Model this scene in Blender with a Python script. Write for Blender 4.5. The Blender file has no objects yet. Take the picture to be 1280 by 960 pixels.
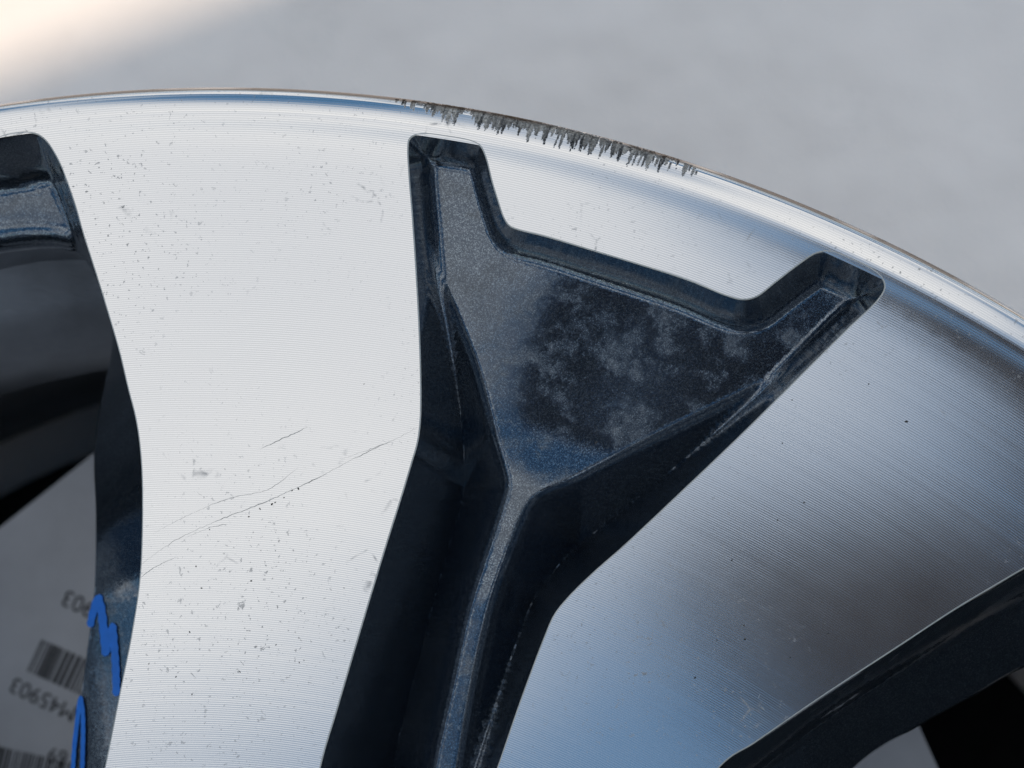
import bpy, bmesh, math, random
import numpy as np
from mathutils import Vector, Matrix, geometry
from mathutils.bvhtree import BVHTree

random.seed(7); np.random.seed(7)
rad = math.radians
scene = bpy.context.scene
C = scene.collection

# ------------------------------------------------------------------ camera
ZF = 0.190                       # height of the rim lip crest above the cloth (wheel lies face up)
FPX = 2400.0                     # focal length in photo pixels (photo 1280 wide)
CAMP = np.array([0.0800, 0.1579, ZF + 0.2925])
A_, B_ = 0.1160, 0.0981
RX = np.array([[1, 0, 0], [0, math.cos(A_), -math.sin(A_)], [0, math.sin(A_), math.cos(A_)]])
RY = np.array([[math.cos(B_), 0, math.sin(B_)], [0, 1, 0], [-math.sin(B_), 0, math.cos(B_)]])
CM = RX @ RY
cam_d = bpy.data.cameras.new('camera')
cam = bpy.data.objects.new('camera', cam_d); C.objects.link(cam)
m4 = Matrix([list(CM[i]) + [CAMP[i]] for i in range(3)] + [[0, 0, 0, 1]])
cam.matrix_world = m4
cam_d.sensor_width = 36.0
cam_d.lens = 36.0 * FPX / 1280.0
cam_d.clip_start = 0.01; cam_d.clip_end = 500
cam_d.dof.use_dof = True
cam_d.dof.focus_distance = 0.302
cam_d.dof.aperture_fstop = 18.0
scene.camera = cam

# ------------------------------------------------------------------ light
SUN_EL, SUN_AZ = rad(78.2), math.atan2(-0.12, -1.0)      # azimuth as atan2(x, y)
SDIR = np.array([math.cos(SUN_EL) * math.sin(SUN_AZ), math.cos(SUN_EL) * math.cos(SUN_AZ), math.sin(SUN_EL)])
world = bpy.data.worlds.new('World'); scene.world = world; world.use_nodes = True
wn, wl = world.node_tree.nodes, world.node_tree.links
wn.clear()
w_out = wn.new('ShaderNodeOutputWorld'); w_bg = wn.new('ShaderNodeBackground')
sky = wn.new('ShaderNodeTexSky'); sky.sky_type = 'NISHITA'; sky.sun_disc = False
sky.dust_density = 0.05; sky.air_density = 1.0; sky.ozone_density = 0.7; sky.sun_elevation = SUN_EL; sky.sun_rotation = SUN_AZ
tc = wn.new('ShaderNodeTexCoord')
sep = wn.new('ShaderNodeSeparateXYZ'); wl.new(tc.outputs['Generated'], sep.inputs[0])
zc = wn.new('ShaderNodeMath'); zc.operation = 'MAXIMUM'; zc.inputs[1].default_value = 0.0; wl.new(sep.outputs[2], zc.inputs[0])
za = wn.new('ShaderNodeMath'); za.operation = 'ADD'; za.inputs[1].default_value = 0.18; wl.new(zc.outputs[0], za.inputs[0])
dx = wn.new('ShaderNodeMath'); dx.operation = 'DIVIDE'; wl.new(sep.outputs[0], dx.inputs[0]); wl.new(za.outputs[0], dx.inputs[1])
dy = wn.new('ShaderNodeMath'); dy.operation = 'DIVIDE'; wl.new(sep.outputs[1], dy.inputs[0]); wl.new(za.outputs[0], dy.inputs[1])
cmb = wn.new('ShaderNodeCombineXYZ'); wl.new(dx.outputs[0], cmb.inputs[0]); wl.new(dy.outputs[0], cmb.inputs[1])
CLOUD_OFF = (4.39, 2.268)
cmb.inputs[2].default_value = 0.0
off = wn.new('ShaderNodeVectorMath'); off.operation = 'ADD'; off.inputs[1].default_value = (CLOUD_OFF[0], CLOUD_OFF[1], 0.0)
wl.new(cmb.outputs[0], off.inputs[0])
cn = wn.new('ShaderNodeTexNoise'); cn.inputs['Scale'].default_value = 2.3; cn.inputs['Detail'].default_value = 5; cn.inputs['Roughness'].default_value = 0.5
wl.new(off.outputs[0], cn.inputs['Vector'])
cr = wn.new('ShaderNodeValToRGB'); cr.color_ramp.elements[0].position = 0.445; cr.color_ramp.elements[1].position = 0.55
wl.new(cn.outputs['Fac'], cr.inputs[0]); cr.color_ramp.elements[0].color = (0.03, 0.03, 0.03, 1)
mixc = wn.new('ShaderNodeMix'); mixc.data_type = 'RGBA'
wl.new(cr.outputs[0], mixc.inputs['Factor']); hs = wn.new('ShaderNodeHueSaturation'); hs.inputs['Hue'].default_value = 0.482; hs.inputs['Saturation'].default_value = 1.30; hs.inputs['Value'].default_value = 0.95
wl.new(sky.outputs[0], hs.inputs['Color']); wl.new(hs.outputs[0], mixc.inputs['A'])
cn2 = wn.new('ShaderNodeTexNoise'); cn2.inputs['Scale'].default_value = 4.2; cn2.inputs['Detail'].default_value = 4; wl.new(off.outputs[0], cn2.inputs['Vector'])
cr2 = wn.new('ShaderNodeValToRGB'); wl.new(cn2.outputs['Fac'], cr2.inputs[0])
cr2.color_ramp.elements[0].position = 0.32; cr2.color_ramp.elements[1].position = 0.66
cr2.color_ramp.elements[0].color = (0.66, 0.69, 0.74, 1); cr2.color_ramp.elements[1].color = (1.0, 0.99, 0.965, 1)
cs = wn.new('ShaderNodeVectorMath'); cs.operation = 'SCALE'; cs.inputs['Scale'].default_value = 10.0; wl.new(cr2.outputs[0], cs.inputs[0])
wl.new(cs.outputs[0], mixc.inputs['B'])
wl.new(mixc.outputs['Result'], w_bg.inputs['Color'])
w_bg.inputs['Strength'].default_value = 0.10
wl.new(w_bg.outputs[0], w_out.inputs[0])

sun_d = bpy.data.lights.new('sun', 'SUN'); sun_d.energy = 2.2; sun_d.angle = rad(0.42); sun_d.color = (1.0, 0.82, 0.63)
sun = bpy.data.objects.new('sun', sun_d); C.objects.link(sun)
sun.rotation_euler = Vector(SDIR).to_track_quat('Z', 'Y').to_euler()
sun.location = Vector(SDIR * 5)

scene.view_settings.view_transform = 'Standard'
scene.view_settings.look = 'None'
scene.view_settings.exposure = 0.18
scene.view_settings.gamma = 1.0
scene.view_settings.use_curve_mapping = False
scene.cycles.use_denoising = True; scene.cycles.denoiser = 'OPENIMAGEDENOISE'; scene.cycles.denoising_input_passes = 'RGB_ALBEDO_NORMAL'; scene.cycles.denoising_prefilter = 'ACCURATE'
scene.cycles.max_bounces = 8
scene.cycles.caustics_reflective = True

# ------------------------------------------------------------------ pixel -> place
def ray(px):
    px = np.atleast_2d(np.asarray(px, float))
    return np.c_[(px[:, 0] - 640) / FPX, -(px[:, 1] - 480) / FPX, -np.ones(len(px))] @ CM.T
def on_z(px, z):
    """photo pixels -> points on the level z (world)"""
    d = ray(px)
    t = (z - CAMP[2]) / d[:, 2]
    return CAMP + d * t[:, None]
def on_f(px, zf):
    """photo pixels -> points on a surface of revolution z = ZF + zf(r)"""
    z = np.full(len(np.atleast_2d(px)), ZF)
    for _ in range(8):
        p = on_z(px, z)
        z = ZF + zf(np.hypot(p[:, 0], p[:, 1]))
    return on_z(px, z)

# lathe profile of the machined face: slope dz/dr over r, integrated from the lip crest
R_RIM = 0.2400
_r = np.linspace(0.02, 0.2399, 8000)
_kr = np.array([0.02, 0.10, 0.19, 0.215, 0.226, 0.2310, 0.2340, 0.2352, 0.2361, 0.2372, 0.2384, 0.2390, 0.2395, 0.2399])
_ks = np.array([0.07, 0.11, 0.12, 0.125, 0.150, 0.190, 0.260, 0.210, 0.065, 0.015, -0.06, -0.28, -1.0, -2.6])
_s = np.interp(_r, _kr, _ks)
_w = np.ones(41) / 41.0
_s = np.convolve(np.pad(_s, 20, mode='edge'), _w, mode='valid')
_z = np.concatenate([[0], np.cumsum((_s[1:] + _s[:-1]) / 2 * np.diff(_r))])
_z -= _z.max()
def zface(r): return np.interp(r, _r, _z)
def sface(r): return np.interp(r, _r, _s)

# ------------------------------------------------------------------ helpers
def link(name, me, mat, parent=None):
    o = bpy.data.objects.new(name, me); C.objects.link(o)
    if mat is not None and not me.materials: me.materials.append(mat)
    if parent is not None: o.parent = parent
    return o
def tag(o, label=None, cat=None, group=None, kind=None):
    for k, v in (('label', label), ('category', cat), ('group', group), ('kind', kind)):
        if v: o[k] = v
    return o
def make_mesh(name, verts, faces, normals=None, smooth=True):
    me = bpy.data.meshes.new(name)
    me.from_pydata([tuple(map(float, v)) for v in verts], [], [tuple(int(i) for i in f) for f in faces])
    me.update()
    if smooth:
        me.polygons.foreach_set('use_smooth', np.ones(len(me.polygons), bool))
    if normals is not None:
        me.normals_split_custom_set_from_vertices([tuple(map(float, n)) for n in normals])
    return me
def corner_normals(me, P2, T, hfun, crease=None):
    # normals of the height function taken a little inside every triangle corner, so creases stay crisp
    c = P2[T].mean(1); e = 0.00005
    f = np.full(len(T), 0.2)
    if crease is not None: f[~near_pts(P2, crease, 0.0003)[T].all(1)] = 0.55
    q = (P2[T] * (1 - f)[:, None, None] + c[:, None] * f[:, None, None]).reshape(-1, 2)
    gx = (hfun(q + [e, 0]) - hfun(q - [e, 0])) / (2 * e); gy = (hfun(q + [0, e]) - hfun(q - [0, e])) / (2 * e)
    N = np.c_[-gx, -gy, np.ones(len(q))]; N /= np.linalg.norm(N, axis=1)[:, None]
    me.normals_split_custom_set([tuple(map(float, n)) for n in N])
def in_poly(pts, poly):
    x, y = pts[:, 0], pts[:, 1]; ins = np.zeros(len(pts), bool)
    x0, y0 = poly[:, 0], poly[:, 1]; x1, y1 = np.roll(x0, -1), np.roll(y0, -1)
    for a, b, c, d in zip(x0, y0, x1, y1):
        if b == d: continue
        cond = ((b > y) != (d > y)) & (x < (c - a) * (y - b) / (d - b) + a)
        ins ^= cond
    return ins
def dist_poly(pts, poly, closed=True):
    a = poly; b = np.roll(poly, -1, axis=0)
    if not closed: a, b = a[:-1], b[:-1]
    best = np.full(len(pts), 1e9)
    for p, q in zip(a, b):
        v = q - p; L = v @ v
        if L < 1e-18: continue
        t = np.clip(((pts - p) @ v) / L, 0, 1)
        best = np.minimum(best, np.hypot(*(pts - p - t[:, None] * v).T))
    return best
def resample(poly, step, closed=True):
    """Catmull-Rom through the points, then even arc-length steps"""
    P = np.asarray(poly, float); n = len(P); out = []
    rng = range(n) if closed else range(n - 1)
    for i in rng:
        if closed: p0, p1, p2, p3 = P[i - 1], P[i], P[(i + 1) % n], P[(i + 2) % n]
        else: p0, p1, p2, p3 = P[max(i - 1, 0)], P[i], P[i + 1], P[min(i + 2, n - 1)]
        # centripetal
        t0 = 0; t1 = t0 + max(np.linalg.norm(p1 - p0), 1e-9) ** .5; t2 = t1 + max(np.linalg.norm(p2 - p1), 1e-9) ** .5; t3 = t2 + max(np.linalg.norm(p3 - p2), 1e-9) ** .5
        for t in np.linspace(t1, t2, 24, endpoint=False):
            A1 = (t1 - t) / (t1 - t0) * p0 + (t - t0) / (t1 - t0) * p1
            A2 = (t2 - t) / (t2 - t1) * p1 + (t - t1) / (t2 - t1) * p2
            A3 = (t3 - t) / (t3 - t2) * p2 + (t - t2) / (t3 - t2) * p3
            B1 = (t2 - t) / (t2 - t0) * A1 + (t - t0) / (t2 - t0) * A2
            B2 = (t3 - t) / (t3 - t1) * A2 + (t - t1) / (t3 - t1) * A3
            out.append((t2 - t) / (t2 - t1) * B1 + (t - t1) / (t2 - t1) * B2)
    if closed: out.append(out[0])
    else: out.append(P[-1])
    out = np.array(out)
    s = np.concatenate([[0], np.cumsum(np.hypot(*np.diff(out, axis=0).T))])
    k = max(int(round(s[-1] / step)), 8)
    u = np.linspace(0, s[-1], k + (0 if closed else 1), endpoint=not closed)
    return np.c_[np.interp(u, s, out[:, 0]), np.interp(u, s, out[:, 1])]
def ccw(poly):
    a = np.sum(poly[:, 0] * np.roll(poly[:, 1], -1) - np.roll(poly[:, 0], -1) * poly[:, 1])
    return poly if a > 0 else poly[::-1].copy()
def offset_in(poly, d):
    """inward offset of a CCW polygon by small d"""
    t = np.roll(poly, -1, axis=0) - np.roll(poly, 1, axis=0)
    t /= np.hypot(*t.T)[:, None]
    return poly + d * np.c_[-t[:, 1], t[:, 0]]
def rot2(p, a):
    c, s = math.cos(a), math.sin(a)
    return p @ np.array([[c, s], [-s, c]])
def cdt(outer_loops, pts, chains=()):
    """constrained Delaunay of loops + free points (metres) -> points, triangles (CCW)"""
    V = []; Ed = []
    for L in outer_loops:
        b = len(V); n = len(L); V += [(x * 1000, y * 1000) for x, y in L]
        Ed += [(b + i, b + (i + 1) % n) for i in range(n)]
    for L in chains:
        b = len(V); V += [(x * 1000, y * 1000) for x, y in L]
        Ed += [(b + i, b + i + 1) for i in range(len(L) - 1)]
    V += [(x * 1000, y * 1000) for x, y in pts]
    r = geometry.delaunay_2d_cdt([Vector(v) for v in V], Ed, [], 0, 1e-6)
    P = np.array([(v.x, v.y) for v in r[0]]) / 1000.0
    T = np.array([f for f in r[2] if len(f) == 3], int)
    a, b, c = P[T[:, 0]], P[T[:, 1]], P[T[:, 2]]
    cr_ = (b[:, 0] - a[:, 0]) * (c[:, 1] - a[:, 1]) - (b[:, 1] - a[:, 1]) * (c[:, 0] - a[:, 0])
    T[cr_ < 0] = T[cr_ < 0][:, ::-1]
    T = T[np.abs(cr_) > 1e-12]
    return P, T
def keep_used(P, T):
    u = np.unique(T); m = -np.ones(len(P), int); m[u] = np.arange(len(u))
    return P[u], m[T]
def grid_in(poly, step, margin=0.0, holes=()):
    lo, hi = poly.min(0), poly.max(0)
    rows = []
    for j, y in enumerate(np.arange(lo[1], hi[1], step * 0.866)):
        xs = np.arange(lo[0] + (j % 2) * step / 2, hi[0], step); rows.append(np.c_[xs, np.full(len(xs), y)])
    g = np.concatenate(rows)
    g = g[in_poly(g, poly)]
    if margin: g = g[dist_poly(g, poly) > margin]
    for h in holes:
        g = g[~in_poly(g, h)]
        if len(g): g = g[dist_poly(g, h) > margin]
    return g
def smax(a, b, k):
    h = np.clip(0.5 + 0.5 * (a - b) / k, 0, 1)
    return b * (1 - h) + a * h + k * h * (1 - h)
def lathe(name, prof, n, mat, parent, a0=0.0, a1=2 * math.pi, flip=False):
    closed = abs(a1 - a0 - 2 * math.pi) < 1e-6
    m = n if closed else n + 1
    ang = a0 + (a1 - a0) * np.arange(m) / n
    V = [(r * math.cos(a), r * math.sin(a), z) for a in ang for r, z in prof]
    k = len(prof); F = []
    for i in range(n):
        j = (i + 1) % m
        for q in range(k - 1):
            f = (i * k + q, i * k + q + 1, j * k + q + 1, j * k + q)
            F.append(f if not flip else f[::-1])
    return link(name, make_mesh(name, V, F), mat, parent)

# ------------------------------------------------------------------ materials
class NT:
    def __init__(s, name):
        s.m = bpy.data.materials.new(name); s.m.use_nodes = True
        s.n, s.l = s.m.node_tree.nodes, s.m.node_tree.links
        s.p = s.n['Principled BSDF']; s.out = s.n['Material Output']
    def new(s, t, **kw):
        x = s.n.new(t)
        for k, v in kw.items(): setattr(x, k, v)
        return x
    def val(s, sock, v):
        if isinstance(v, bpy.types.NodeSocket): s.l.new(v, sock)
        elif v is not None: sock.default_value = v
    def math(s, op, a, b=None, clamp=False):
        x = s.new('ShaderNodeMath', operation=op); x.use_clamp = clamp
        s.val(x.inputs[0], a)
        if b is not None: s.val(x.inputs[1], b)
        return x.outputs[0]
    def vmath(s, op, a, b=None):
        x = s.new('ShaderNodeVectorMath', operation=op); s.val(x.inputs[0], a)
        if b is not None:
            if op == 'SCALE': s.val(x.inputs['Scale'], b)
            else: s.val(x.inputs[1], b)
        return x
    def noise(s, vec, scale, detail=2, rough=0.5, dist=0.0):
        x = s.new('ShaderNodeTexNoise'); s.val(x.inputs['Vector'], vec)
        x.inputs['Scale'].default_value = scale; x.inputs['Detail'].default_value = detail
        x.inputs['Roughness'].default_value = rough; x.inputs['Distortion'].default_value = dist
        return x.outputs['Fac']
    def ramp(s, fac, a, b, ca=(0, 0, 0, 1), cb=(1, 1, 1, 1)):
        x = s.new('ShaderNodeValToRGB'); s.val(x.inputs[0], fac)
        e = x.color_ramp.elements; e[0].position = a; e[1].position = b; e[0].color = ca; e[1].color = cb
        return x.outputs[0]
    def mix(s, f, a, b):
        x = s.new('ShaderNodeMix', data_type='RGBA'); s.val(x.inputs['Factor'], f); s.val(x.inputs['A'], a); s.val(x.inputs['B'], b)
        return x.outputs['Result']
    def mixf(s, f, a, b):
        x = s.new('ShaderNodeMix', data_type='FLOAT'); s.val(x.inputs['Factor'], f); s.val(x.inputs['A'], a); s.val(x.inputs['B'], b)
        return x.outputs['Result']
    def obj(s): return s.new('ShaderNodeTexCoord').outputs['Object']
    def bump(s, h, strength, dist):
        x = s.new('ShaderNodeBump'); x.inputs['Strength'].default_value = strength; x.inputs['Distance'].default_value = dist
        s.l.new(h, x.inputs['Height']); return x.outputs['Normal']
    def set(s, **kw):
        for k, v in kw.items(): s.val(s.p.inputs[k.replace('_', ' ')], v)

GROOVE = 0.00034
def metal_material(name, rash=False):
    t = NT(name)
    ob = t.obj()
    sp = t.new('ShaderNodeSeparateXYZ'); t.l.new(ob, sp.inputs[0])
    flat = t.new('ShaderNodeCombineXYZ'); t.l.new(sp.outputs[0], flat.inputs[0]); t.l.new(sp.outputs[1], flat.inputs[1])
    r = t.vmath('LENGTH', flat.outputs[0]).outputs['Value']
    radial = t.vmath('NORMALIZE', flat.outputs[0]).outputs[0]
    vt = t.new('ShaderNodeVectorTransform', vector_type='VECTOR', convert_from='OBJECT', convert_to='WORLD'); t.l.new(radial, vt.inputs[0])
    # cutter marks: a fine thread of concentric grooves, its depth wandering a little
    rs = t.math('MULTIPLY', r, 1.0 / 0.0031)
    slow = t.new('ShaderNodeTexNoise', noise_dimensions='1D'); t.l.new(rs, slow.inputs['W']); slow.inputs['Scale'].default_value = 1.0; slow.inputs['Detail'].default_value = 3
    fine = t.new('ShaderNodeTexNoise', noise_dimensions='1D'); t.l.new(t.math('MULTIPLY', r, 1.0 / 0.0009), fine.inputs['W']); fine.inputs['Scale'].default_value = 1.0
    ph = t.math('MULTIPLY', r, 2 * math.pi / GROOVE)
    ph = t.math('ADD', ph, t.math('MULTIPLY', slow.outputs['Fac'], 2.5))
    cosv = t.math('COSINE', ph)
    amp = t.math('ADD', 0.006, t.math('MULTIPLY', slow.outputs['Fac'], 0.014))
    sl = t.math('ADD', t.math('MULTIPLY', cosv, amp), t.math('MULTIPLY', t.math('SUBTRACT', fine.outputs['Fac'], 0.5), 0.009))
    geo = t.new('ShaderNodeNewGeometry')
    nn = t.vmath('ADD', geo.outputs['Normal'], t.vmath('SCALE', vt.outputs[0], sl).outputs[0]).outputs[0]
    nn = t.vmath('NORMALIZE', nn).outputs[0]
    # dirt: pepper specks in drifts, faint tan water marks, hazy patches
    drift = t.ramp(t.noise(t.vmath('ADD', ob, (0.57, 0.36, 0.0)).outputs[0], 21, 4, 0.6), 0.40, 0.66)
    sp1 = t.ramp(t.noise(ob, 1500, 2, 0.6), 0.65, 0.70)
    sp2 = t.ramp(t.noise(ob, 620, 3, 0.7, 0.6), 0.66, 0.70)
    specks = t.math('MULTIPLY', t.math('ADD', sp1, sp2, clamp=True), drift)
    edge = t.new('ShaderNodeTexVoronoi', feature='DISTANCE_TO_EDGE'); t.val(edge.inputs['Vector'], t.vmath('ADD', ob, t.vmath('SCALE', t.new('ShaderNodeTexNoise').outputs['Color'], 0.0).outputs[0]).outputs[0])
    edge.inputs['Scale'].default_value = 190
    water = t.math('MULTIPLY', t.ramp(edge.outputs['Distance'], 0.0, 0.05, (1, 1, 1, 1), (0, 0, 0, 1)), t.ramp(t.noise(ob, 75, 4, 0.65), 0.60, 0.68))
    water = t.math('MULTIPLY', water, t.ramp(t.noise(ob, 900, 2), 0.40, 0.62))
    dirt = t.math('ADD', t.math('MULTIPLY', specks, 0.55), t.math('MULTIPLY', water, 0.50), clamp=True)
    haze = t.noise(ob, 34, 4, 0.6)
    base = t.mix(dirt, t.ramp(cosv, 0.0, 1.0, (0.69, 0.695, 0.705, 1), (0.85, 0.85, 0.85, 1)), (0.065, 0.056, 0.046, 1))  # groove line contrast put into the base colour, under the dirt
    rough = t.math('ADD', 0.085, t.math('MULTIPLY', haze, 0.06))
    met = t.math('SUBTRACT', 1.0, dirt)
    nrm = nn
    if rash:
        at = t.new('ShaderNodeAttribute', attribute_name='scrape'); f = at.outputs['Fac']
        streak = t.new('ShaderNodeAttribute', attribute_name='streak').outputs['Fac']
        g1 = t.noise(ob, 2600, 3, 0.7); g2 = t.noise(ob, 700, 3, 0.65)
        col = t.ramp(t.math('ADD', t.math('MULTIPLY', g1, 0.5), t.math('MULTIPLY', streak, 0.5)), 0.30, 0.68, (0.03, 0.03, 0.03, 1), (0.62, 0.59, 0.54, 1))
        base = t.mix(f, base, col)
        rough = t.mixf(f, rough, 0.62); met = t.mixf(f, met, 0.25)
        bn = t.bump(t.math('ADD', g1, g2), 0.9, 0.0006)
        x = t.new('ShaderNodeMix', data_type='VECTOR'); t.l.new(f, x.inputs['Factor'])
        t.l.new(nn, x.inputs['A']); t.l.new(bn, x.inputs['B']); nrm = x.outputs['Result']
        # dark brown reflection painted as a tint on the outermost turn of the flange
        brown_refl = t.math('MULTIPLY', t.math('MULTIPLY', t.math('SUBTRACT', r, 0.2390), 1 / 0.0006, clamp=True), t.ramp(t.noise(ob, 60, 3), 0.25, 0.5))
        x2 = t.math('MULTIPLY', brown_refl, 0.9)
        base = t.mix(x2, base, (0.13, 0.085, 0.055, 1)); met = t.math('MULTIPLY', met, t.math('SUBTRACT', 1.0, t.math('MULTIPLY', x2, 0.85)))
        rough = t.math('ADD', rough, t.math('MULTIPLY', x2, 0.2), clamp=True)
    t.set(Base_Color=base, Metallic=met, Roughness=rough, Normal=nrm, Specular_IOR_Level=0.1)
    t.p.inputs['Anisotropic'].default_value = 0.0
    return t.m
M_FACE = metal_material('machined_alloy')
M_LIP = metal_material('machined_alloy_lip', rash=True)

def paint_material():
    t = NT('navy_flake_paint'); ob = t.obj()
    v = t.new('ShaderNodeTexVoronoi'); t.val(v.inputs['Vector'], ob); v.inputs['Scale'].default_value = 8200
    sepc = t.new('ShaderNodeSeparateColor'); t.l.new(v.outputs['Color'], sepc.inputs[0])
    fl = t.ramp(sepc.outputs[0], 0.60, 1.0)
    base = t.mix(fl, (0.052, 0.072, 0.102, 1), (0.27, 0.32, 0.36, 1))
    # grey dust settled in drifts, thickest on level places
    geo = t.new('ShaderNodeNewGeometry'); sx = t.new('ShaderNodeSeparateXYZ'); t.l.new(geo.outputs['Normal'], sx.inputs[0])
    up = t.ramp(sx.outputs[2], 0.72, 0.98)
    d1 = t.ramp(t.noise(ob, 150, 8, 0.72), 0.49, 0.60); d2 = t.ramp(t.noise(ob, 420, 4, 0.7), 0.45, 0.65)
    film = t.math('MULTIPLY', t.math('ADD', t.math('MULTIPLY', d1, t.math('ADD', 0.35, t.math('MULTIPLY', d2, 0.65))), 0.03, clamp=True), up)
    film = t.math('MULTIPLY', film, 0.33)
    base = t.mix(film, base, (0.17, 0.165, 0.15, 1))
    t.set(Base_Color=base, Metallic=t.math('SUBTRACT', 0.85, t.math('MULTIPLY', film, 1.6), clamp=True),
          Roughness=t.math('ADD', 0.105, t.math('MULTIPLY', film, 0.6)), Coat_Weight=t.math('SUBTRACT', 1.0, t.math('MULTIPLY', film, 1.6), clamp=True),
          Coat_Roughness=t.math('ADD', 0.035, t.math('MULTIPLY', film, 0.5)))
    # flakes: every cell leans a little its own way; orange peel on the lacquer
    col = t.vmath('SUBTRACT', v.outputs['Color'], (0.5, 0.5, 0.5)).outputs[0]
    nn = t.vmath('NORMALIZE', t.vmath('ADD', geo.outputs['Normal'], t.vmath('SCALE', col, 0.035).outputs[0]).outputs[0]).outputs[0]
    t.val(t.p.inputs['Normal'], nn)
    cb = t.bump(t.noise(ob, 160, 2), 0.10, 0.0008); t.val(t.p.inputs['Coat Normal'], cb)
    return t.m
M_PAINT = paint_material()

def simple(name, col, rough, metal=0.0, var=0.15, scale=60, bump=None, coat=0.0):
    t = NT(name); ob = t.obj()
    n = t.noise(ob, scale, 4, 0.6)
    c2 = tuple(max(0, c * (1 - var)) for c in col) + (1,); c1 = tuple(min(1, c * (1 + var)) for c in col) + (1,)
    t.set(Base_Color=t.ramp(n, 0.3, 0.7, c2, c1), Roughness=rough, Metallic=metal, Coat_Weight=coat)
    if bump: t.val(t.p.inputs['Normal'], t.bump(t.noise(ob, bump[0], 3), bump[1], bump[2]))
    return t.m
M_EDGE = simple('bare_edge', (0.46, 0.46, 0.44), 0.35, 0.9, 0.12, 300)
M_BARREL = simple('barrel_paint', (0.20, 0.21, 0.23), 0.35, 0.4, 0.3, 40, (900, 0.15, 0.0004))
M_PAD = simple('added_dark_foam', (0.012, 0.012, 0.013), 0.9, 0, 0.3, 200, (1500, 0.5, 0.0008))
M_SHEET = simple('grey_paper', (0.64, 0.64, 0.66), 0.75, 0, 0.10, 45, (220, 0.15, 0.001))
M_INK = simple('black_ink', (0.018, 0.018, 0.02), 0.7, 0, 0.3, 600)
M_BLUE = simple('blue_marker', (0.012, 0.16, 0.62), 0.42, 0, 0.10, 500)
M_DIRT = simple('dark_grit', (0.035, 0.032, 0.028), 0.9, 0, 0.4, 900)
M_SCR = simple('scratch_grey', (0.34, 0.33, 0.31), 0.6, 0.4, 0.5, 700)
M_GROUND = simple('earth', (0.17, 0.125, 0.09), 0.9, 0, 0.15, 3, (60, 0.4, 0.004))
M_CANOPY = simple('added_canopy_dark', (0.055, 0.040, 0.030), 0.8, 0, 0.3, 6)
def cloth_material():
    t = NT('white_cloth'); ob = t.obj()
    n1 = t.noise(ob, 9, 4, 0.55); n2 = t.noise(ob, 45, 4, 0.6)
    f = t.math('ADD', t.math('MULTIPLY', n1, 0.6), t.math('MULTIPLY', n2, 0.4))
    st = t.ramp(t.noise(ob, 22, 5, 0.65), 0.60, 0.74)
    base = t.ramp(f, 0.35, 0.65, (0.85, 0.79, 0.745, 1), (0.92, 0.855, 0.81, 1))
    base = t.mix(t.math('MULTIPLY', st, 0.25), base, (0.60, 0.585, 0.55, 1))
    w = t.math('ADD', t.noise(ob, 14, 3, 0.5), t.math('MULTIPLY', t.noise(ob, 900, 1), 0.02))
    t.set(Base_Color=base, Roughness=0.85, Normal=t.bump(w, 0.9, 0.012))
    return t.m
M_CLOTH = cloth_material()

# ------------------------------------------------------------------ setting: ground, cloth, added shade canopy
def plane_grid(name, sx, sy, n, mat, z, amp=0.0, cx=0, cy=0):
    xs = np.linspace(-sx / 2, sx / 2, n) + cx; ys = np.linspace(-sy / 2, sy / 2, n) + cy
    V = []
    for y in ys:
        for x in xs:
            d = math.hypot(x, y); k = min(max((d - 0.26) / 0.10, 0), 1)
            h = amp * k * (math.sin(9 * x + 5 * y) + 0.6 * math.sin(17 * y - 8 * x + 1) + 0.4 * math.sin(23 * x + 31 * y)) if amp else 0
            V.append((x, y, z + abs(h) * 0.5))
    F = [(j * n + i, j * n + i + 1, (j + 1) * n + i + 1, (j + 1) * n + i) for j in range(n - 1) for i in range(n - 1)]
    return link(name, make_mesh(name, V, F), mat)
tag(plane_grid('ground', 120, 120, 3, M_GROUND, -0.006), kind='structure')
tag(plane_grid('ground_cloth', 1.3, 1.3, 111, M_CLOTH, -0.0005, 0.004), kind='structure')

CAN_H = 3.10; E1 = np.array([0.94, 0.34]) / math.hypot(0.94, 0.34); E2 = np.array([0.34, -0.94]) / math.hypot(0.94, 0.34)
g0 = on_z([(150, 55)], 0.0)[0][:2] + SDIR[:2] / SDIR[2] * CAN_H
CAN_L, CAN_R, CAN_W = -0.16, 0.41, 0.29
canopy = bpy.data.objects.new('added_shade_canopy', None); C.objects.link(canopy)  # unseen canopy added to cast the shade and the dark reflection
canopy.location = (g0[0], g0[1], 0); canopy.rotation_euler[2] = math.atan2(E1[1], E1[0])
tag(canopy, 'canopy added out of view to shade the wheel and reflect dark in it', 'canopy')
def box_mesh(name, lo, hi, bev=0.004):
    bm = bmesh.new(); bmesh.ops.create_cube(bm, size=1)
    for v in bm.verts: v.co = Vector([(lo[i] + hi[i]) / 2 + v.co[i] * (hi[i] - lo[i]) for i in range(3)])
    bmesh.ops.bevel(bm, geom=bm.edges[:], offset=bev, segments=1, affect='EDGES')
    me = bpy.data.meshes.new(name); bm.to_mesh(me); bm.free(); return me
nb = 3
for i in range(nb):
    y1 = -CAN_W * i / nb; y0 = -CAN_W * (i + 1) / nb
    link('blocker_board', box_mesh('blocker_board', (CAN_L, y0 - 0.001, CAN_H + (i % 2) * 0.012), (CAN_R, y1 + 0.001, CAN_H + 0.022 + (i % 2) * 0.012)), M_CANOPY, canopy)
for x in (CAN_L + 0.30, CAN_R - 0.08):
    link('blocker_post', box_mesh('blocker_post', (x, -CAN_W - 0.082, -0.006), (x + 0.07, -CAN_W - 0.012, CAN_H + 0.03)), M_CANOPY, canopy)
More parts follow.
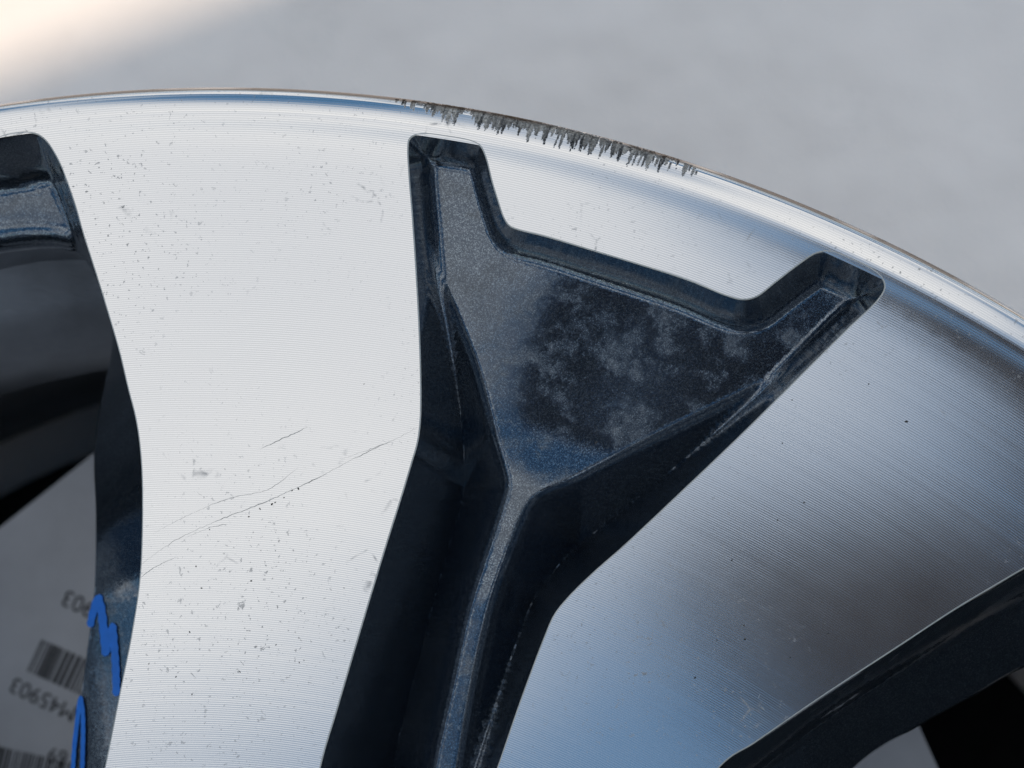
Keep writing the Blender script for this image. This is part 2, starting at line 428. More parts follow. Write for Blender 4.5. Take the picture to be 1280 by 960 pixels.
link('blocker_beam', box_mesh('blocker_beam', (CAN_L, -CAN_W - 0.010, CAN_H - 0.10), (CAN_R, -CAN_W + 0.055, CAN_H - 0.003)), M_CANOPY, canopy)

# ------------------------------------------------------------------ the wheel
wheel = bpy.data.objects.new('alloy_wheel', None); C.objects.link(wheel)
tag(wheel, 'bare diamond-cut alloy wheel with navy pockets and scraped lip lying on pale cloth', 'wheel')
SEC = rad(72)

# --- outlines traced on the machined face
POCKET = [(510, 183), (511.5, 174), (517, 169.5), (530, 167.3), (563, 171), (588, 176), (600, 182), (607, 196), (615, 227), (623, 253), (630, 273), (637, 282.5), (648, 287),
          (680, 295), (736.7, 311.7), (800, 330.7), (860, 350), (910, 370), (928.7, 374.4), (945, 371), (970, 352), (1000, 329), (1018.7, 317), (1035, 314), (1060, 321.5), (1090, 336.5),
          (1103, 348), (1106, 359), (1099, 372.5), (1060, 410.5), (1000, 470), (928.7, 541), (846, 620), (780, 682), (738, 719), (708, 749), (692.5, 769), (680, 797.5), (655, 864), (621.7, 960)]
POCKET_L = [(400, 960), (421.7, 885), (455, 772.5), (484, 677), (502, 620), (515, 577), (522, 552), (525.2, 527), (526, 500), (525.5, 457), (523, 390), (520, 337), (515, 263), (511.7, 223)]
pk_r = on_f(POCKET, zface)[:, :2]; pk_l = on_f(POCKET_L, zface)[:, :2]
def pol(r, deg): return np.array([r * math.sin(rad(deg)), r * math.cos(rad(deg))])     # angle clockwise from +Y
def ang(p): return math.degrees(math.atan2(p[0], p[1]))
a_r, a_l = ang(pk_r[-1]), ang(pk_l[0]); amid = (a_r + a_l) / 2
tail = np.array([pol(0.108, a_r + 0.3), pol(0.090, a_r - 0.2), pol(0.080, amid + 3.0), pol(0.0775, amid), pol(0.080, amid - 3.0), pol(0.090, a_l + 0.2), pol(0.108, a_l - 0.3)])
OUT_P = ccw(resample(np.concatenate([pk_r, tail, pk_l]), 0.0005))

WIN_R = [(-20, 176), (0, 171), (16.7, 167), (35.4, 165.6), (48, 168.5), (58, 176.5), (66.7, 189), (75, 204.6), (83, 225), (94, 256.7), (104, 292), (116.7, 331.7), (131, 377.6), (149, 439), (160, 485), (170, 525),
         (176, 570), (178, 630), (175, 720), (165, 790), (150, 865), (131, 960), (112, 1040), (92, 1120)]
WIN_L = [(900, 958), (943, 928.5), (1026.7, 871), (1126.7, 805.5), (1193, 762), (1246.7, 730), (1280, 710.5)]
wr = on_f(WIN_R, zface)[:, :2]; wl_ = on_f(WIN_L, zface)[:, :2]
wl_ = np.array([rot2(p, SEC) for p in wl_])           # flank of the next window round, brought here
r_top = np.hypot(*wr[1]); aL0 = ang(wl_[-1])
left_up = np.array([pol(0.2165, aL0 + 0.9), pol(0.2245, aL0 + 1.7), pol(0.2290, aL0 + 2.6), pol(r_top - 0.0006, aL0 + 4.4)])
top = np.array([pol(r_top, a) for a in np.linspace(aL0 + 7, ang(wr[0]) - 1.5, 6)])
a0, a1 = ang(wr[-1]), ang(wl_[0])
low = np.array([pol(0.098, a0 - 0.6), pol(0.089, a0 - 2.5), pol(0.0850, (a0 + a1) / 2 + 2), pol(0.0850, (a0 + a1) / 2 - 2), pol(0.089, a1 + 2.5), pol(0.100, a1 + 0.2)])
OUT_W = ccw(resample(np.concatenate([wr, low, wl_, left_up, top]), 0.0005))
WMID = (ang(wr[8]) + aL0) / 2                          # clockwise angle of this window's middle

# --- machined face of one spoke (both arms round a pocket), from window middle to window middle
R_SEAM = 0.2342; R_HUB = 0.060
OUT_W2 = rot2(OUT_W, -SEC)
def build_face():
    aa = np.linspace(WMID, WMID + 72, 361)
    outer = np.array([pol(R_SEAM, a) for a in aa])
    inner = np.array([pol(R_HUB, a) for a in aa[::6]])
    rs = np.linspace(R_HUB, R_SEAM, 140)[1:-1]
    s1 = np.array([pol(r, WMID) for r in rs]); s2 = np.array([pol(r, WMID + 72) for r in rs])
    border = np.concatenate([outer, s2[::-1], inner[::-1], s1])
    # cut the half windows out of the border region by centroid tests
    g = grid_in(border, 0.0025, 0.0006)
    for h in (OUT_W, OUT_W2, OUT_P):
        g = g[~in_poly(g, h)]; g = g[dist_poly(g, h) > 0.0007]
    rings = np.concatenate([np.array([pol(r, a) for a in np.linspace(WMID + .1, WMID + 71.9, 500)]) for r in (0.2336, 0.2328)])
    for h in (OUT_W, OUT_W2, OUT_P):
        rings = rings[~in_poly(rings, h)]; rings = rings[dist_poly(rings, h) > 0.0003]
    P, T = cdt([border, OUT_W, OUT_W2, OUT_P], np.concatenate([g, rings]))
    c = (P[T[:, 0]] + P[T[:, 1]] + P[T[:, 2]]) / 3
    ok = in_poly(c, border) & ~in_poly(c, OUT_W) & ~in_poly(c, OUT_W2) & ~in_poly(c, OUT_P)
    P, T = keep_used(P, T[ok])
    r = np.hypot(*P.T); z = ZF + zface(r); s = sface(r)
    N = np.c_[-s * P[:, 0] / r, -s * P[:, 1] / r, np.ones(len(P))]; N /= np.linalg.norm(N, axis=1)[:, None]
    return make_mesh('spoke_face', np.c_[P, z], T, N)
face_me = build_face()

# --- pocket: plateau that narrows to a rib, valleys both sides, leaning walls
_pr = np.linspace(0.05, 0.26, 2101)
_pz = np.interp(_pr, [0.05, 0.13, 0.165, 0.175, 0.185, 0.193, 0.222, 0.26], [-0.0315, -0.0285, -0.0235, -0.0207, -0.0170, -0.0149, -0.0101, -0.0038])
_pk = np.hanning(121); _pz = np.convolve(np.pad(_pz, 60, mode='edge'), _pk / _pk.sum(), mode='valid')
def zplat(r): return np.interp(r, _pr, _pz)
PLAT = [(480, 120), (640, 120), (900, 200), (1170, 310), (1128, 358), (1092, 390), (1052, 417), (1003, 448), (957, 470), (880, 507), (800, 547), (720, 590), (668, 614), (652, 632),
        (625, 700), (605, 760), (585, 850), (566, 960), (535, 1120), (505, 1280), (490, 1280), (520, 1120), (548, 960), (572, 850), (592, 760), (611, 700), (634, 632), (640, 606), (625, 545), (603, 460), (578, 395),
        (553, 338), (540, 300), (531, 240), (522, 180)]
PLATW = ccw(resample(on_f(PLAT, zplat)[:, :2], 0.0012))
VALLEY = -0.037
WALL = 3.9
AX = rad(16.5); UT = np.array([math.cos(AX), -math.sin(AX)])
U0 = float(on_z([(668, 450)], ZF - 0.014)[0][:2] @ UT)
def rib_z(P, r, dt):
    e = 0.0030
    z = zplat(r) - (np.sqrt((1.7 * dt) ** 2 + e * e) - e)
    # the plateau breaks along a soft line and falls away to one side, with a slight sag
    u = P @ UT - U0; w = 0.0015
    z = z - 0.055 * w * np.logaddexp(0, np.clip(u / w, -40, 40)) * np.clip((r - 0.178) / 0.012, 0, 1)
    return z - 0.0004 * np.exp(-((P[:, 0] - 0.063) ** 2 + (P[:, 1] - 0.196) ** 2) / (2 * 0.009 ** 2))
def pocket_h(P):
    r = np.hypot(*P.T)
    dw = dist_poly(P, OUT_P); ins = in_poly(P, OUT_P); dw = np.where(ins, dw, -dw)
    dt = dist_poly(P, PLATW); dt = np.where(in_poly(P, PLATW), 0.0, dt)
    zr = rib_z(P, r, dt)
    zw = zface(r) - WALL * dw
    k = 0.0002 + 0.0070 * np.exp(-(dt / 0.0034) ** 2)
    h = smax(zr, zw, k)
    # smooth-max lifts the edge: pin it back onto the face
    lift = np.exp(-np.maximum(dw, 0) / 0.0006)
    return h * (1 - lift) + (zface(r) - WALL * dw) * lift
def build_height(name, outer, hfun, step, rings, hole=None, crease=None):
    g = grid_in(outer, step, 0.0009)
    chains = []
    if crease is not None:
        g = g[near_pts(g, crease, 0.00045)]
        cut = np.where(np.hypot(*np.diff(crease, axis=0).T) > 0.0016)[0] + 1
        chains = [c for c in np.split(crease, cut) if len(c) > 2]
    pts = [g]
    for d in rings:
        q = offset_in(outer, d); q = q[in_poly(q, outer)]; q = q[dist_poly(q, outer) > d * 0.9]; pts.append(q[::2] if d > 0.0003 else q)
    pts = np.concatenate(pts)
    loops = [outer]
    if hole is not None:
        pts = pts[~in_poly(pts, hole)]; pts = pts[dist_poly(pts, hole) > 0.0004]; loops.append(hole)
    P, T = cdt(loops, pts, chains)
    c = (P[T[:, 0]] + P[T[:, 1]] + P[T[:, 2]]) / 3
    ok = in_poly(c, outer)
    if hole is not None: ok &= ~in_poly(c, hole)
    P, T = keep_used(P, T[ok])
    return P, T, hfun(P)
# the crease at the foot of the walls: march inwards from the outline until wall and rib meet
def pocket_parts(P):
    r = np.hypot(*P.T); dw = dist_poly(P, OUT_P); dt = dist_poly(P, PLATW); dt = np.where(in_poly(P, PLATW), 0.0, dt)
    return rib_z(P, r, dt), zface(r) - WALL * dw, dt
tt = np.linspace(0.001, 0.024, 60); OP = OUT_P[::2]; tg = np.roll(OP, -1, axis=0) - np.roll(OP, 1, axis=0); tg /= np.hypot(*tg.T)[:, None]
nin = np.c_[-tg[:, 1], tg[:, 0]]; CR = []
allp = (OP[:, None] + nin[:, None] * tt[None, :, None]).reshape(-1, 2)
zr_, zw_, dt_ = pocket_parts(allp); sg = (zr_ - zw_).reshape(len(OP), -1); dt_ = dt_.reshape(sg.shape)
for i in range(len(OP)):
    w = np.where(sg[i] > 0)[0]
    if len(w) and w[0] > 0 and dt_[i, w[0]] > 0.0042:
        a_, b_ = sg[i, w[0] - 1], sg[i, w[0]]; t_ = tt[w[0] - 1] + (tt[1] - tt[0]) * (-a_) / (b_ - a_)
        CR.append(OP[i] + nin[i] * t_)
CR = np.array(CR); keep = [0]
for i in range(1, len(CR)):
    if np.min(np.hypot(*(CR[keep] - CR[i]).T)) > 0.0006: keep.append(i)
CR = CR[keep]; CR = CR[in_poly(CR, OUT_P)]
def near_pts(P, Q, lim):
    out = np.ones(len(P), bool)
    for a in range(0, len(P), 2000):
        d = np.hypot(P[a:a + 2000, None, 0] - Q[None, :, 0], P[a:a + 2000, None, 1] - Q[None, :, 1]).min(1); out[a:a + 2000] = d > lim
    return out
P, T, h = build_height('pocket', OUT_P, pocket_h, 0.0006, (0.0002, 0.0005, 0.0008), crease=CR)
pocket_me = make_mesh('pocket', np.c_[P, ZF + h], T); corner_normals(pocket_me, P, T, pocket_h, CR)

def edge_ring(name, outline, width=0.00024):
    """thin bare-metal arris where the lathe tool broke through the paint"""
    a = offset_in(outline, -width * 0.55); b = offset_in(outline, width * 0.45); n = len(outline)
    za = ZF + zface(np.hypot(*a.T)) + 0.00002; zm = ZF + zface(np.hypot(*outline.T)) + 0.00003; zb = ZF + zface(np.hypot(*b.T)) - 0.00018
    V = np.concatenate([np.c_[a, za], np.c_[outline, zm], np.c_[b, zb]])
    F = [(i, (i + 1) % n, n + (i + 1) % n, n + i) for i in range(n)] + [(n + i, n + (i + 1) % n, 2 * n + (i + 1) % n, 2 * n + i) for i in range(n)]
    return make_mesh(name, V, F)
pedge_me = edge_ring('pocket_edge', OUT_P)
wedge_me = edge_ring('window_edge', OUT_W)

# --- window: leaning flanks, a shelf under the rim, open in the middle
HOLE_R = [(-20, 303), (0, 300), (35, 297), (62, 298), (84, 305), (98, 320), (107, 345), (113, 400), (117, 470), (119, 560), (120, 650), (118, 740), (111, 800), (103, 860), (91, 960), (80, 1040), (66, 1110)]
ZSH, ZBK = -0.0150, -0.040
hz = np.array([ZSH] * 6 + [-0.017, -0.023, -0.033] + [ZBK] * 8)
hr = np.array([on_z([p], ZF + z)[0][:2] for p, z in zip(HOLE_R, hz)])
HOLE_L = [(1065, 960), (1148, 905), (1215, 868), (1290, 828)]
hl = np.array([rot2(p[:2], SEC) for p in on_z(HOLE_L, ZF + ZBK)])
rsh = np.hypot(*hr[1]); aH = ang(hl[-1])
hleft = np.array([pol(0.208, aH + 1.6), pol(rsh - 0.001, aH + 4.0)])
htop = np.array([pol(rsh, a) for a in np.linspace(aH + 7, ang(hr[0]) - 1.5, 5)])
b0, b1 = ang(hr[-1]), ang(hl[0])
hlow = np.array([pol(0.112, b0 - 1.2), pol(0.106, b0 - 3.5), pol(0.104, (b0 + b1) / 2), pol(0.106, b1 + 3.5), pol(0.113, b1 + 1.0)])
HOLE = ccw(resample(np.concatenate([hr, hlow, hl, hleft, htop]), 0.0008))
def FB(r, P): return np.interp(r, [0.160, 0.178], [0.80, 0.60]) * np.where(np.degrees(np.arctan2(P[:, 0], P[:, 1])) > WMID, 1, 0) + np.where(np.degrees(np.arctan2(P[:, 0], P[:, 1])) > WMID, 0, 0.55)
def window_h(P):
    r = np.hypot(*P.T)
    d0 = dist_poly(P, OUT_W); d1 = dist_poly(P, HOLE)
    d0 = np.where(in_poly(P, OUT_W), d0, -d0)
    u = np.clip(d0, 0, None) / (np.clip(d0, 0, None) + d1 + 1e-9)
    u = np.where(in_poly(P, HOLE), 1.0, u)
    # flank: two facets, a steep narrow one then a longer leaning one
    zfl = zface(r) + (ZBK - zface(r)) * (-smax(-u / 0.25 * FB(r, P), -(FB(r, P) + (u - 0.25) / 0.75 * (1 - FB(r, P))), 0.22))
    zfl = np.where(d0 < 0, zface(r) - 2.0 * d0, zfl)
    k = np.clip((r - (rsh - 0.022)) / 0.022, 0, 1); k = k * k * (3 - 2 * k)
    zwall = zface(r) - 3.0 * d0
    zsh = smax(zwall, np.full_like(r, ZSH) - 0.25 * (rsh + 0.008 - r) - 0.003 * np.exp(-np.maximum(d1, 0) / 0.0008), 0.004)
    hgt = zfl * (1 - k) + zsh * k
    lift = np.exp(-np.maximum(d0, 0) / 0.0007)
    return hgt * (1 - lift) + (zface(r) - 2.4 * d0) * lift
P, T, h = build_height('window_flank', OUT_W, window_h, 0.0014, (0.0002, 0.0005, 0.0008), HOLE)
V = np.c_[P, ZF + h]
# skirt: the back edge of the casting drops straight down from the hole
hv = window_h(HOLE); n0 = len(V); nH = len(HOLE)
cen = HOLE.mean(0)
sk = []
for dz, inw in ((0, 0), (-0.0010, 0.00045), (-0.003, 0.0006), (-0.012, -0.0008)):
    q = offset_in(HOLE, inw); sk.append(np.c_[q, ZF + np.minimum(hv + dz, ZBK + 0.004 + dz if dz < -0.01 else 9)])
SV = np.concatenate(sk); SF = []
for k in range(3):
    for i in range(nH):
        j = (i + 1) % nH
        SF.append((k * nH + i, k * nH + j, (k + 1) * nH + j, (k + 1) * nH + i))
window_me = make_mesh('window_flank', V, T); corner_normals(window_me, P, T, window_h)
skirt_me = make_mesh('window_back_edge', SV, SF)

spokes, flanks = [], []
for i in range(5):
    sp_ = link('spoke', face_me, M_FACE, wheel); sp_.rotation_euler[2] = -SEC * i
    pk = link('pocket', pocket_me, M_PAINT, sp_); pe = link('pocket_edge', pedge_me, M_EDGE, sp_)
    fl = link('window_flank', window_me, M_PAINT, wheel); fl.rotation_euler[2] = -SEC * i
    link('window_edge', wedge_me, M_EDGE, fl); link('back_edge', skirt_me, M_PAINT, fl)
    spokes.append(sp_); flanks.append(fl)

# --- rim lip with the kerb scrape
def build_lip():
    prof_r = np.concatenate([np.linspace(R_SEAM, 0.2372, 26), np.linspace(0.2372, 0.2399, 34)[1:]])
    prof = [(r, zface(r)) for r in prof_r]
    zl = zface(0.2399)
    prof += [(0.24002, zl - 0.0003), (0.24008, zl - 0.0008), (0.24008, zl - 0.002), (0.2400, zl - 0.004), (0.2396, zl - 0.0072), (0.2382, zl - 0.0110), (0.2360, zl - 0.0150), (0.2335, zl - 0.0180), (0.2310, zl - 0.0205), (0.2295, zl - 0.0240)]
    k = len(prof); npr = len(prof_r)
    pr = np.array(prof)
    # angles: fine over the scraped stretch, coarse elsewhere (clockwise degrees from +Y)
    fine = np.arange(-12, 46, 0.035); coarse = np.arange(46, 348, 0.5)
    aa = np.concatenate([fine, coarse]); n = len(aa)
    # teeth of the scrape: (centre deg, half width deg, length m)
    p0 = on_z([(495, 128), (515, 131), (560, 138), (700, 165), (780, 185), (845, 208), (870, 213)], ZF)
    ad = [ang(p[:2]) for p in p0]
    rng = random.Random(3); teeth = []
    a = ad[0]
    while a < ad[-1] + 0.1:
        u = (a - ad[0]) / (ad[-1] - ad[0])
        env = np.interp(u, [0, 0.05, 0.12, 0.25, 0.5, 0.62, 0.8, 0.92, 1.0], [0.45, 0.6, 1.0, 1.05, 1.1, 1.1, 1.05, 0.95, 0.6])
        L = (0.0013 + 0.0022 * rng.random() ** 1.2) * env
        gap = (u < 0.10 and rng.random() < 0.6) or (u > 0.88 and rng.random() < 0.5) or (0.22 < u < 0.25) or rng.random() < 0.06
        if not gap: teeth.append((a + rng.uniform(-.05, .05), rng.uniform(0.04, 0.12) * (0.6 if u < 0.1 else 1), L, rng.uniform(-0.45, 0.10), np.interp(u, [0, .1, .25, .6, .85, 1], [.0006, .0004, .0003, .0003, .0006, .0016]) * rng.uniform(0.3, 1.6)))
        a += rng.uniform(0.035, 0.10)
    V = np.zeros((n, k, 3)); scr = np.zeros((n, k)); stk = np.zeros((n, k))
    rr = np.broadcast_to(pr[:, 0], (n, k)).copy(); zz = np.broadcast_to(pr[:, 1], (n, k)).copy()
    A = np.broadcast_to(aa[:, None], (n, k))
    dep = np.maximum(0.23995 - rr, 0)                   # inward distance from the outer edge
    dep[:, npr:] = 0
    nz = np.random.RandomState(5)
    jit = nz.rand(n, k)
    for (c, w, L, lean, start) in teeth:
        sel = np.abs(aa - c) < w * 1.6 + 0.05
        x = (A[sel] - c - lean * dep[sel] / 0.004 * 0.25) / w
        d = dep[sel]
        ok = (np.abs(x) < 1) & (d > start) & (d < L * np.sqrt(np.clip(1 - np.abs(x) ** 2.2, 0, 1)) * (0.88 + 0.2 * jit[sel]))
        ok[:, npr:] = False
        sub = scr[sel]; sub[ok] = np.maximum(sub[ok], 0.75 + 0.25 * jit[sel][ok]); scr[sel] = sub
        s2 = stk[sel]; s2[ok] = np.where(s2[ok] == 0, rng.random(), s2[ok] * 0.6 + 0.4 * rng.random()); stk[sel] = s2
    inner = (A > ad[1]) & (A < ad[5])
    core = inner & (dep < 0.0011) & (dep > 0.00005) & (dep > 0.0003) & (jit > 0.72); core[:, npr:] = False
    scr[core] = np.maximum(scr[core], 0.8); stk[core] = np.where(stk[core] == 0, jit[core], stk[core])
    edgehit = inner & (np.arange(k)[None, :] >= npr - 4) & (np.arange(k)[None, :] < npr + 4)
    scr[edgehit] = np.maximum(scr[edgehit], 0.7 * (jit[edgehit] > 0.8))
    # gouge relief
    zz -= scr * (0.00008 + 0.00022 * jit)
    rr -= np.where(np.arange(k)[None, :] > npr - 8, scr * 0.00016 * jit, 0)
    V[..., 0] = rr * np.sin(np.radians(A)); V[..., 1] = rr * np.cos(np.radians(A)); V[..., 2] = ZF + zz
    idx = np.arange(n * k).reshape(n, k); nx = np.roll(idx, -1, axis=0)
    F = np.stack([idx[:, :-1], nx[:, :-1], nx[:, 1:], idx[:, 1:]], -1).reshape(-1, 4)
    # analytic normals on the turned part, geometric ones elsewhere
    t = np.gradient(pr, axis=0); nr, nzv = -t[:, 1], t[:, 0]
    ln = np.hypot(nr, nzv); nr, nzv = nr / ln, nzv / ln
    nr[:npr - 1] = (-sface(prof_r) / np.hypot(1, sface(prof_r)))[:-1]; nzv[:npr - 1] = (1 / np.hypot(1, sface(prof_r)))[:-1]
    N = np.stack([nr[None] * np.sin(np.radians(A)), nr[None] * np.cos(np.radians(A)), np.broadcast_to(nzv, (n, k))], -1)
    # tilt the normals inside gouges at random
    N = N + scr[..., None] * (nz.rand(n, k, 3) - 0.5) * 0.9
    N /= np.linalg.norm(N, axis=-1)[..., None]
    me = make_mesh('rim_lip', V.reshape(-1, 3), F, N.reshape(-1, 3))
    for nm, arr in (('scrape', scr), ('streak', stk)):
        at = me.attributes.new(nm, 'FLOAT', 'POINT'); at.data.foreach_set('value', arr.reshape(-1).astype(np.float32))
    return me
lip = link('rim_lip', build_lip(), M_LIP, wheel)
lip['label'] = 'turned lip with dark kerb scrape'

# --- barrel, inner and outer skins, and hub
barrel_prof = [(0.2290, ZF - 0.0245), (0.2240, ZF - 0.033), (0.2150, ZF - 0.043), (0.2085, ZF - 0.052), (0.2070, ZF - 0.075), (0.2110, ZF - 0.095), (0.2155, ZF - 0.115), (0.2175, ZF - 0.150), (0.2185, ZF - 0.172), (0.2230, ZF - 0.183), (0.2300, ZF - 0.1895),
               (0.2350, ZF - 0.1900), (0.2372, ZF - 0.1880), (0.2368, ZF - 0.184), (0.2300, ZF - 0.181), (0.2250, ZF - 0.170), (0.2225, ZF - 0.150), (0.2195, ZF - 0.113), (0.2150, ZF - 0.090), (0.2125, ZF - 0.075), (0.2140, ZF - 0.055), (0.2215, ZF - 0.043), (0.2275, ZF - 0.035), (0.2300, ZF - 0.0235)]
lathe('barrel', barrel_prof, 160, M_BARREL, wheel)
zh = ZF + zface(R_HUB)
hub = lathe('hub', [(R_HUB, zh), (0.0585, zh - 0.0015), (0.0575, zh - 0.010), (0.036, zh - 0.012), (0.0345, zh - 0.009), (0.034, zh - 0.012), (0.0335, zh - 0.06), (0.060, zh - 0.062), (0.075, zh - 0.06), (0.078, zh - 0.035), (0.076, zh - 0.026)], 96, M_PAINT, wheel, flip=True)
lug_me = None
for i in range(5):
    a = rad(36 + 72 * i); cx, cy = 0.047 * math.cos(a), 0.047 * math.sin(a)
    if lug_me is None:
        prof = [(0.0088, 0.0006), (0.0080, 0.0006), (0.0072, -0.003), (0.0070, -0.02)]; V = []; F = []
        for j in range(24):
            for r, z in prof: V.append((r * math.cos(j * math.pi / 12), r * math.sin(j * math.pi / 12), z))
        for j in range(24):
            for q in range(3): F.append((j * 4 + q, j * 4 + q + 1, ((j + 1) % 24) * 4 + q + 1, ((j + 1) % 24) * 4 + q)[::-1])
        lug_me = make_mesh('bolt_seat', V, F)
    o = link('bolt_seat', lug_me, M_EDGE, hub); o.location = (cx, cy, zh - 0.011)

# ------------------------------------------------------------------ marks on the wheel
def ribbon(name, pts, width, normals, mat, parent, lift=0.00006, taper=True):
    """thin flat strip that follows a line of points on a surface"""
    pts = np.array(pts); n = len(pts); t = np.gradient(pts, axis=0); t /= np.linalg.norm(t, axis=1)[:, None]
    s = np.cross(normals, t); s /= np.linalg.norm(s, axis=1)[:, None]
    w = np.asarray(width) * np.ones(n) / 2
    if taper: w = w * np.clip(np.minimum(np.arange(n), np.arange(n)[::-1]) / (n * 0.15), 0.15, 1)
    c = pts + np.array(normals) * lift
    V = np.concatenate([c + s * w[:, None], c - s * w[:, None]])
    F = [(i, i + 1, n + i + 1, n + i) for i in range(n - 1)]
    o = link(name, make_mesh(name, V, F), mat, parent)
    return o
def face_pts(px):
    p = on_f(px, zface); r = np.hypot(p[:, 0], p[:, 1]); s = sface(r)
    N = np.c_[-s * p[:, 0] / r, -s * p[:, 1] / r, np.ones(len(p))]; N /= np.linalg.norm(N, axis=1)[:, None]
    return p, N
SCR = [([(176, 706), (215, 678), (262, 655), (330, 628), (400, 596), (455, 567), (500, 546), (522, 534)], 0.00014),
       ([(176, 722), (195, 708), (222, 696)], 0.00012), ([(190, 668), (235, 644), (290, 622), (335, 612), (372, 585)], 0.00010),
       ([(324, 562), (352, 549), (385, 534)], 0.00012), ([(425, 574), (450, 566), (490, 552)], 0.00010), ([(232, 672), (262, 660), (285, 655)], 0.00010)]
for pts, w in SCR:
    q = resample(pts, 4.0, closed=False)
    q = q + np.random.randn(*q.shape) * 0.35
    p, N = face_pts(q)
    ribbon('scratch', p, w * 0.8 * np.clip(np.interp(np.arange(len(p)), np.arange(0, len(p) + 6, 6), np.random.rand(len(np.arange(0, len(p) + 6, 6))) * 1.3 - 0.05), 0.28, 2), N, M_SCR, spokes[0])
# dark grit grains along the scratch and scattered on both arms
def grain_mesh(name, seed):
    rng = random.Random(seed); bm = bmesh.new(); bmesh.ops.create_icosphere(bm, subdivisions=1, radius=1)
    for v in bm.verts: v.co = Vector((v.co.x * 1.3, v.co.y * 0.8, v.co.z * 0.45)) * rng.uniform(0.7, 1.2)
    me = bpy.data.meshes.new(name); bm.to_mesh(me); bm.free(); return me
GR = [(373, 611, 4), (365, 613, 3), (340, 630, 4), (344, 628, 3), (311, 646, 3), (325, 636, 3), (355, 622, 2.5), (262, 662, 2.5), (1133, 527, 5), (978, 554, 2.5), (931, 799, 4), (869, 847, 4), (1035, 792, 3), (930, 782, 3), (972, 650, 3), (915, 700, 2.5), (1086, 480, 3), (1005, 628, 3), (988, 822, 2.5), (896, 800, 3), (252, 735, 3), (314, 726, 3.5), (237, 790, 3), (245, 708, 3), (220, 846, 3), (345, 806, 2.5), (430, 735, 2), (374, 828, 2.5), (240, 868, 3), (186, 830, 2.5), (745, 553, 4), (300, 840, 2.5), (455, 480, 2), (990, 500, 2.5)]
bmg = bmesh.new()
for i, (x, y, s) in enumerate(GR):
    p, N = face_pts([(x, y)])
    me = grain_mesh('grain', i)
    k = s / 7700 / 2 * 0.8; mt = Matrix.Translation(Vector(p[0])) @ Matrix.Rotation(random.uniform(0, 6.3), 4, 'Z') @ Matrix.Diagonal((k, k, k, 1))
    me.transform(mt); bmg.from_mesh(me); bpy.data.meshes.remove(me)
me = bpy.data.meshes.new('grit'); bmg.to_mesh(me); bmg.free()
tag(link('grit', me, M_DIRT, spokes[0]), kind='stuff')

# blue paint-marker scribble on the window flank
bv = BVHTree.FromPolygons([tuple(v.co) for v in window_me.vertices], [tuple(p.vertices) for p in window_me.polygons])
def on_flank(px):
    d = ray(px); P_, N_ = [], []
    for dd in d:
        hit = bv.ray_cast(Vector(CAMP), Vector(dd).normalized())
        if hit[0] is None: continue
        nrm = hit[1]
        if nrm.dot(Vector(dd)) > 0: nrm = -nrm
        P_.append(hit[0][:]); N_.append(nrm[:])
    return np.array(P_), np.array(N_)
STROKES = [([(107, 818), (112, 790), (118, 762), (124, 745)], 9), ([(123, 744), (128, 765), (131, 792), (134, 820)], 10), ([(133, 819), (137, 801), (143, 779)], 8),
           ([(142, 780), (144, 805), (146, 835), (147, 870)], 9), ([(92, 975), (94, 940), (97, 905), (102, 871)], 5.5), ([(102, 870), (105, 890), (105.5, 925), (104, 975)], 5.5)]
for i, (pts, w) in enumerate(STROKES):
    p, N = on_flank(resample(pts, 1.5, closed=False))
    if len(p) > 3: ribbon('blue_marker_stroke', p, 1.35 * w / 7000 * np.clip(np.minimum(np.arange(len(p)), np.arange(len(p))[::-1]) / 5 + 0.5, 0, 1) * (1 + 0.08 * np.sin(np.arange(len(p)) * 0.7)), N, M_BLUE, flanks[0], lift=0.0002 + 0.00003 * i, taper=False)

# ------------------------------------------------------------------ added dark pad and block, printed sheet under the wheel
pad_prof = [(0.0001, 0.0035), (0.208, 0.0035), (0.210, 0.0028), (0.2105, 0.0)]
pad = lathe('added_dark_pad', pad_prof, 96, M_PAD, None, flip=True)  # added pad: its black makes the floor in the barrel dark
tag(pad, 'black pad added to darken the floor inside the wheel barrel', 'pad')
SHEET = [(-260, 866), (172, 524), (700, 600), (1128, 862), (1190, 1000), (1260, 1160), (500, 1300), (-200, 1250)]
SZ = 0.0850
q = on_z(SHEET, SZ)[:, :2]
q = np.concatenate([np.linspace(q[i], q[(i + 1) % len(q)], 6, endpoint=False) for i in range(len(q))])
cq = q.mean(0)
sheet_root = bpy.data.objects.new('printed_sheet', None); C.objects.link(sheet_root); sheet_root.location = (cq[0], cq[1], SZ)
tag(sheet_root, 'grey paper sheet with upside-down barcodes seen through the wheel opening', 'paper')
n = len(q)
V = [(x - cq[0], y - cq[1], 0.0003) for x, y in q] + [(x - cq[0], y - cq[1], 0.0) for x, y in q]
F = [tuple(range(n)) if np.sum(q[:, 0] * np.roll(q[:, 1], -1) - np.roll(q[:, 0], -1) * q[:, 1]) > 0 else tuple(range(n))[::-1]] + [(i, (i + 1) % n, n + (i + 1) % n, n + i) for i in range(n)]
blk = bpy.data.objects.new('added_dark_block', None); C.objects.link(blk); blk.location = (cq[0], cq[1], 0.0035)  # added block: lifts the sheet into more light, dark beyond its edge
tag(blk, 'black block added to lift the paper sheet into light and darken its edge', 'block')
bq = q - cq; bi = bq * (1 - 0.0015 / np.hypot(*bq.T))[:, None]
BV = [(x, y, 0.0) for x, y in bq] + [(x, y, SZ - 0.0035 - 0.002) for x, y in bq] + [(x, y, SZ - 0.0036) for x, y in bi]
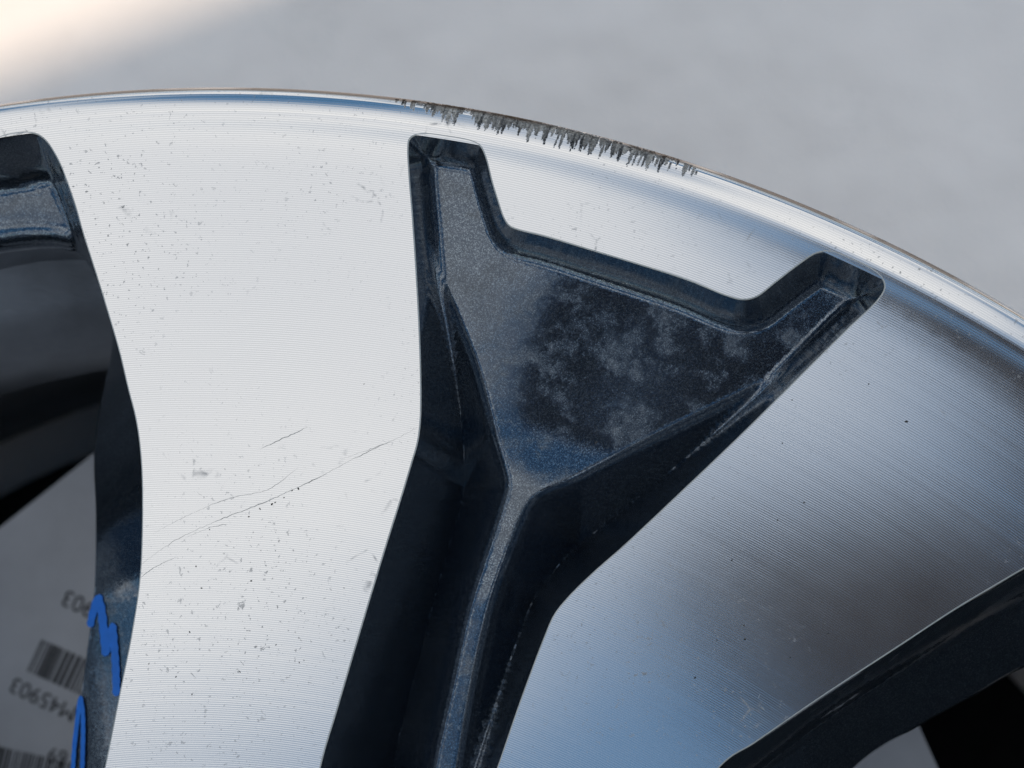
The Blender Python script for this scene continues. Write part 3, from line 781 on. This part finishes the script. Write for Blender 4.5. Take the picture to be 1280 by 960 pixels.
BF = [(k * n + i, k * n + (i + 1) % n, (k + 1) * n + (i + 1) % n, (k + 1) * n + i)[::-1] for k in range(2) for i in range(n)] + [tuple(range(2 * n, 3 * n))[::-1]]
link('added_block_body', make_mesh('added_block_body', BV, BF, smooth=False), M_PAD, blk)
link('paper', make_mesh('paper', V, F, smooth=False), M_SHEET, sheet_root)
def gpx(px): return on_z([px], SZ)[0][:2]
def print_text(txt, at, size_px, rot):
    cu = bpy.data.curves.new('print', 'FONT'); cu.body = txt; cu.size = size_px / 2400 * (CAMP[2] - SZ) * 1.38; cu.align_x = 'CENTER'; cu.align_y = 'CENTER'
    tmp = bpy.data.objects.new('tmp', cu); C.objects.link(tmp)
    dg = bpy.context.evaluated_depsgraph_get(); me = bpy.data.meshes.new_from_object(tmp.evaluated_get(dg)); bpy.data.objects.remove(tmp)
    o = link('printed_text', me, M_INK, sheet_root); p = gpx(at); o.location = (p[0] - cq[0], p[1] - cq[1], 0.00045); o.rotation_euler[2] = rot
    return o
def print_bars(origin, ux, uy, length, height, seed):
    """bars run along ux (px dir), each bar 'height' px long along uy"""
    rng = random.Random(seed); V = []; F = []; x = 0
    o2 = np.array(origin, float); ux, uy = np.array(ux, float), np.array(uy, float)
    while x < length:
        w = rng.choice([1.5, 1.5, 2.5, 3.5, 5.0]); 
        c = [o2 + ux * x, o2 + ux * (x + w), o2 + ux * (x + w) + uy * height, o2 + ux * x + uy * height]
        b = len(V)
        for p in c:
            g_ = gpx(p); V.append((g_[0] - cq[0], g_[1] - cq[1], 0.00045))
        F.append((b, b + 1, b + 2, b + 3)); x += w + rng.choice([1.2, 1.6, 2.4, 3.2])
    o = link('barcode', make_mesh('barcode', V, F, smooth=False), M_INK, sheet_root); return o
TX = rad(180 - 24)
u = np.array([math.cos(rad(24)), math.sin(rad(24))]); v = np.array([-0.42, 0.907])
print_bars((53, 799), u, v, 110, 44, 2)
print_text('M45903', (55, 873), 21, TX)
print_text('45903', (112, 760), 22, TX)
print_bars((-30, 926), np.array([.975, .22]), np.array([-.25, .968]), 135, 50, 5)
print_text('69', (73, 944), 19, rad(180 - 14))
